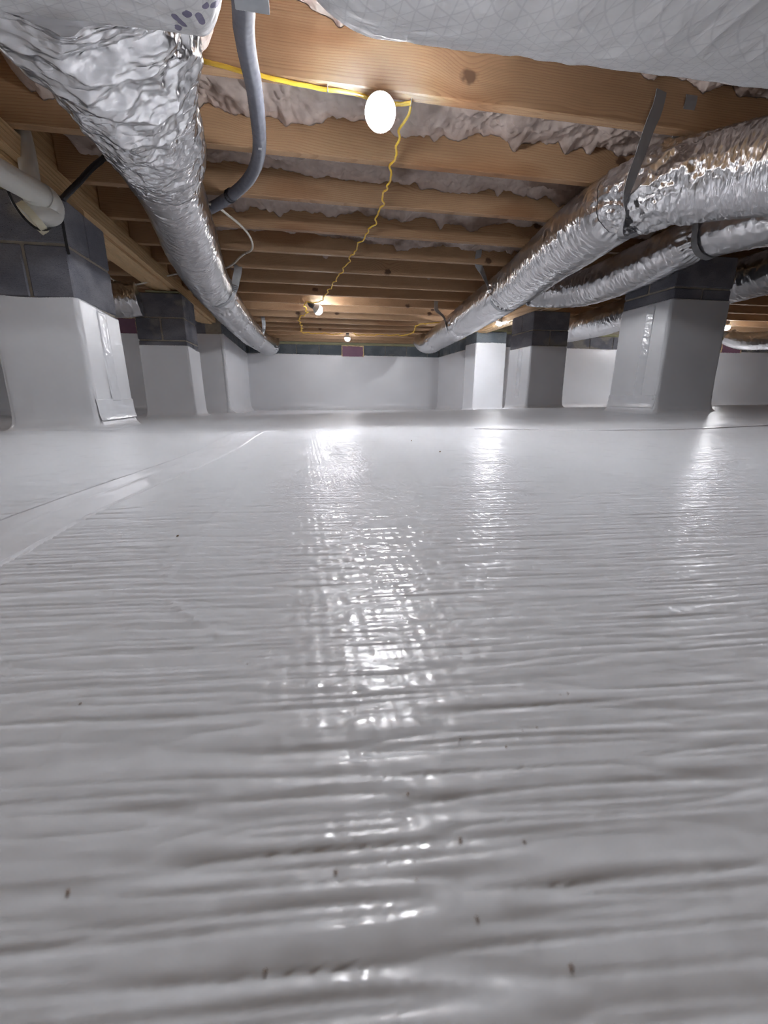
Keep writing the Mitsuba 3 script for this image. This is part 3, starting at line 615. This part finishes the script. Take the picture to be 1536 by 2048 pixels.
# ---------------------------------------------------------------- grey insulated pipe
note('insulated_pipe', 'dark grey foam insulated pipe curving down from the bracket behind the left duct', 'pipe')
hose = [(-0.07, 0.95, 0.86), (-0.071, 1.115, 0.88), (-0.082, 1.24, 0.92), (-0.085, 1.381, 0.95), (-0.084, 1.507, 0.97), (-0.087, 1.661, 0.98), (-0.096, 1.844, 0.99), (-0.124, 2.02, 1.0), (-0.18, 2.175, 1.0), (-0.25, 2.297, 1.0), (-0.31, 2.387, 1.0), (-0.42, 2.52, 1.0), (-0.6, 2.7, 1.01)]
put('insulated_pipe__sleeve', tube(hose, 0.0235, 28, 0.008, lambda s, th, S: 0.0012 * (fb(P3(np.cos(th), np.sin(th), s * 14), 3, 5) - 0.5))[0], 'rubber', smooth=True)
ang = np.linspace(0, 2 * np.pi, 30)
ax_ = np.array([-0.06, 0.09, 0.0]); ax_ /= np.linalg.norm(ax_); b1 = np.array([0, 0, 1.0]); b2 = np.cross(ax_, b1)
for i, o in enumerate((0.0, 0.022)):
    ctr = np.array([-0.257, 2.306, 1.0]) + ax_ * o
    put(f'insulated_pipe__zip_tie' + (f'_{i:03d}' if i else ''), tube(ctr + 0.0245 * (np.cos(ang)[:, None] * b1 + np.sin(ang)[:, None] * b2), 0.003, 8, 0.004, ref=ax_)[0], 'black_plastic', smooth=True, label='black zip tie')
put('insulated_pipe__sticker', chamfer_box((-0.006, -0.008, -0.0012), (0.006, 0.008, 0.0012), 0.0005), 'sticker', label='small pale sticker')
scene['insulated_pipe__sticker']['to_world'] = T().translate([-0.0945, 1.826, 0.9665]).rotate([0, 0, 1], 5).rotate([1, 0, 0], 4)

# ---------------------------------------------------------------- PVC drain at the upper left
note('pvc_drain', 'white PVC drain pipe with an elbow hanging in front of the near left pier', 'pipe')
elb = np.array([-0.872, 1.975, 0.815])
put('pvc_drain__pipe', tube([(-0.975, 1.50, 0.83), (-0.918, 1.79, 0.821), tuple(elb + [0.004, -0.02, 0])], 0.0395, 40, 0.02)[0], 'pvc', smooth=True)
put('pvc_drain__elbow', tube([(-0.886, 1.915, 0.818), (-0.876, 1.955, 0.816), (-0.868, 1.985, 0.806), (-0.872, 1.995, 0.785), (-0.888, 1.975, 0.768), (-0.912, 1.962, 0.749)], [0.0425, 0.0428, 0.0438, 0.0435, 0.0425, 0.042], 44, 0.004)[0], 'pvc', smooth=True, label='white elbow fitting')
put('pvc_drain__collar', tube([(-0.908, 1.962, 0.752), (-0.926, 1.955, 0.737)], 0.052, 44, 0.004)[0], 'pvc_cream', smooth=40, label='cream collar')
put('pvc_drain__riser', tube([(-0.972, 2.10, 1.12), (-0.954, 2.08, 1.034), (-0.932, 2.03, 0.906), (-0.917, 1.99, 0.815), (-0.910, 1.965, 0.755)], 0.030, 32, 0.03)[0], 'pvc', smooth=True, label='thin white riser behind the pipe')
put('pipe_hanger_strap', ribbon([(-0.975, 1.93, 1.20), (-0.968, 1.92, 0.95), (-0.955, 1.915, 0.80), (-0.925, 1.925, 0.728), (-0.895, 1.945, 0.705), (-0.865, 1.96, 0.716)], (0.2, 0.4, 0.5), 0.009, 0.002), 'black_plastic', smooth=30, label='thin black strap hanging round the white PVC elbow', cat='strap')
put('black_cable', tube([(-0.690, 2.21, 1.10), (-0.715, 2.194, 1.06), (-0.760, 2.150, 0.995), (-0.800, 2.105, 0.925), (-0.836, 2.066, 0.865), (-0.848, 2.055, 0.845)], 0.0105, 12, 0.01)[0], 'black_plastic', smooth=True, label='thick black cable running from the insulation to the top of the near left pier', cat='cable')
put('black_strap', ribbon([(-0.850, 2.045, 0.85), (-0.855, 2.043, 0.82), (-0.858, 2.043, 0.70), (-0.856, 2.044, 0.655)], (1, 0, 0), 0.010, 0.002), 'black_plastic', smooth=30, label='thin black strap hanging down the corner of the near left pier', cat='strap')

# ---------------------------------------------------------------- white cable
note('white_cable', 'white electrical cable looping out from behind the left duct under the joists', 'cable')
put('white_cable__sheath', tube([(-0.40, 2.42, 1.0), (-0.344, 2.454, 1.0), (-0.32, 2.514, 1.0), (-0.28, 2.664, 1.01), (-0.247, 2.827, 1.015), (-0.24, 3.028, 1.018), (-0.27, 3.176, 1.022), (-0.302, 3.24, 1.028), (-0.403, 3.467, 1.028), (-0.517, 3.65, 1.028), (-0.799, 3.80, 1.028), (-1.0, 3.80, 0.98), (-1.16, 3.80, 0.93), (-1.4, 3.80, 1.02)], 0.0062, 12, 0.012)[0], 'cable_white', smooth=True)
def staple(x, y, z, d, label, m='steel'):
    d = np.array(d, float) / np.linalg.norm(d); q = np.linspace(0, np.pi, 10)
    P = np.array([x, y, z]) + 0.009 * np.cos(q)[:, None] * d - np.sin(q)[:, None] * np.array([0, 0, 0.011])
    P = np.vstack([P[0] + [0, 0, 0.012], P, P[-1] + [0, 0, 0.012]])
    put(num('cable_staple'), tube(P, 0.0016, 6, 0.003, ref=np.cross(d, [0, 0, 1]))[0], m, smooth=True, label=label, cat='staple')
staple(-0.300, 3.236, ZJ - 0.004, (0.8, 0.6, 0), 'dark staple on the white cable loop beside the left duct', 'dark')
# ---------------------------------------------------------------- string of work lamps
def wavy(P, a, seed, dl=0.012):
    C, _, s = path(P, 0.004, dl)
    r = np.random.default_rng(seed)
    w = sum(np.stack([np.sin(s * f * 2 * np.pi + r.uniform(0, 6.3)), 0.6 * np.sin(s * f * 2 * np.pi + r.uniform(0, 6.3)), 0.5 * np.sin(s * f * 2 * np.pi + r.uniform(0, 6.3))], 1) / (1 + 0.35 * i) for i, f in enumerate((4.1, 7.3, 12.7)))
    return C + a * w * np.minimum(1, np.minimum(s, s[-1] - s) / 0.1)[:, None]
def cord(label, P, r, a, seed):
    put(num('yellow_cord'), tube(wavy(P, a, seed), r, 10, 0.01, resample=False)[0], 'cord_yellow', smooth=True, label=label, cat='cord')
cord('thick yellow cord stapled along the bottom of the nearest joist to the near bulb',
     [(-0.95, 1.575, 1.05), (-0.247, 1.568, 1.046), (-0.165, 1.562, 1.036), (-0.025, 1.575, 1.028), (0.13, 1.588, 1.0285), (0.248, 1.60, 1.028), (0.30, 1.60, 1.022), (0.395, 1.60, 1.0285)], 0.0058, 0.0025, 1)
cord('thin wavy yellow cord hanging from the near bulb to the second bulb',
     [(0.395, 1.60, 1.029), (0.396, 1.64, 1.015), (0.39, 1.73, 1.008), (0.40, 1.855, 1.008), (0.419, 2.064, 1.01), (0.432, 2.281, 1.016), (0.442, 2.521, 1.02), (0.414, 2.831, 1.022), (0.389, 3.121, 1.022), (0.369, 3.415, 1.022), (0.322, 3.856, 1.02), (0.305, 4.085, 1.02), (0.275, 4.326, 1.018), (0.241, 4.56, 1.01), (0.155, 4.69, 1.02), (0.115, 4.70, 1.03)], 0.0042, 0.0055, 2)
cord('yellow cord from the second bulb to the third bulb before the back wall',
     [(0.115, 4.70, 1.03), (0.10, 4.9, 1.02), (0.115, 5.33, 1.02), (0.059, 5.539, 1.025), (0.047, 5.945, 1.022), (0.068, 6.60, 1.02), (0.12, 6.93, 1.025), (0.40, 6.95, 1.026), (0.66, 6.93, 1.026), (0.768, 6.985, 1.085)], 0.005, 0.008, 3)
cord('yellow cord from the third bulb across to the long right duct',
     [(0.768, 6.985, 1.085), (0.86, 6.93, 1.03), (1.2, 6.95, 1.026), (1.60, 6.93, 1.026), (1.665, 6.30, 1.02), (1.63, 5.80, 1.025), (1.9, 5.64, 1.026), (2.3, 5.45, 1.02)], 0.005, 0.008, 4)
staple(0.13, 1.588, ZJ - 0.004, (0, 1, 0), 'small steel staple on the thick yellow cord left of the near bulb')
staple(0.395, 1.60, ZJ - 0.004, (0, 1, 0), 'small steel staple holding the yellow cord right of the near bulb')
GLOBE = [(0.0005, 0.0), (0.012, 0.0012), (0.023, 0.006), (0.032, 0.014), (0.038, 0.025), (0.040, 0.037), (0.039, 0.047), (0.0005, 0.0472)]
HOUSING = [(0.0005, 0.0475), (0.0392, 0.0475), (0.038, 0.053), (0.033, 0.062), (0.027, 0.070), (0.020, 0.079), (0.0165, 0.086), (0.0155, 0.090), (0.0005, 0.0905)]
SOCK = [(0.0005, 0.088), (0.0195, 0.088), (0.021, 0.092), (0.021, 0.118), (0.018, 0.124), (0.012, 0.130), (0.006, 0.140), (0.0005, 0.141)]
def lamp(at, axis, label, power=1.0, s=1.0):
    """a lit bulb: at = centre of the globe, axis = from the globe to its socket"""
    k = num('light_bulb'); note(k, label, 'light bulb', 'string of work lamps')
    ax = np.array(axis, float) / np.linalg.norm(axis)
    o = np.array(at) - ax * 0.037 * s
    def part(prof):
        m = turned(lathe(np.array(prof)[::-1] * s, 28), ax, o); tm = trimesh.Trimesh(*m, process=False)
        return m if tm.volume > 0 else (m[0], m[1][:, ::-1])
    m = part(GLOBE)
    put(f'{k}__housing', part(HOUSING), 'pvc', smooth=40, label='white plastic collar of the bulb')
    put(f'{k}__globe', m, 'pvc', smooth=True, label='glowing globe', emitter={'type': 'area', 'radiance': {'type': 'rgb', 'value': (BULB * power * BULB_TINT).tolist()}})
    put(f'{k}__socket', turned(lathe(np.array(SOCK) * s, 24), ax, o), 'socket_black', smooth=40, label='black lamp socket')
lamp((0.288, 1.555, 0.968), (0.08, 0.72, 0.64), 'large bright bulb hanging from the nearest joist', 1.45, 1.2)
lamp((0.228, 4.74, 0.962), (-0.75, -0.25, 0.45), 'second bulb, lying tilted at the end of the thin yellow cord', 0.8, 1.2)
lamp((0.768, 6.99, 0.968), (0.02, -0.1, 1), 'third bulb, in front of the purple plug in the back wall', 0.7, 1.15)
lamp((2.385, 5.08, 0.955), (0.1, -0.25, 0.9), 'small bulb above the brightly lit pilaster on the right', 1.8)
lamp((5.70, 5.14, 1.0), (0.2, 0.2, 0.9), 'small bulb half hidden by the near right pier', 2.4)
lamp((-3.1, 2.5, 0.97), (0, 0, 1), 'bulb out of sight in the left bay beyond the near left pier', 1.0)
lamp((-2.2, -0.6, 0.97), (0, 0, 1), 'bulb out of sight behind the camera', 0.75)

# ---------------------------------------------------------------- crumbs on the liner
CR = [(.029, .108, 4), (.003, .088, 5), (.041, .09, 7), (.06, .086, 4), (.038, .07, 5), (.056, .057, 5), (-.069, .097, 6), (-.121, .408, 5), (-.101, .176, 4), (-.015, .07, 4), (.055, .127, 3), (.071, .12, 4), (.081, .126, 2), (.088, .127, 3), (.112, .142, 4), (.108, .142, 2), (-.033, .193, 3), (.041, .227, 3), (.313, .936, 8), (.301, 1.154, 8), (.025, .082, 2)]
r2 = np.random.default_rng(5)
for (x, y, w) in CR:
    m = trimesh.creation.icosphere(subdivisions=1, radius=1.0)
    L = 0.00017 * w * (1 if y < 0.3 else 2)
    m.vertices = m.vertices * [L * r2.uniform(0.3, 0.5), L, L * 0.4] * r2.uniform(0.7, 1.3, (len(m.vertices), 1))
    m.apply_transform(trimesh.transformations.rotation_matrix(r2.uniform(-0.5, 0.5), [0, 0, 1]))
    m.apply_translation([x, y, float(ground(x, y) + floor_detail(np.array(x), np.array(y))) + L * 0.3])
    put(num('crumb'), m, 'crumb', label='tiny brown crumb of debris lying on the white floor liner', cat='debris', group='crumbs on the floor liner')
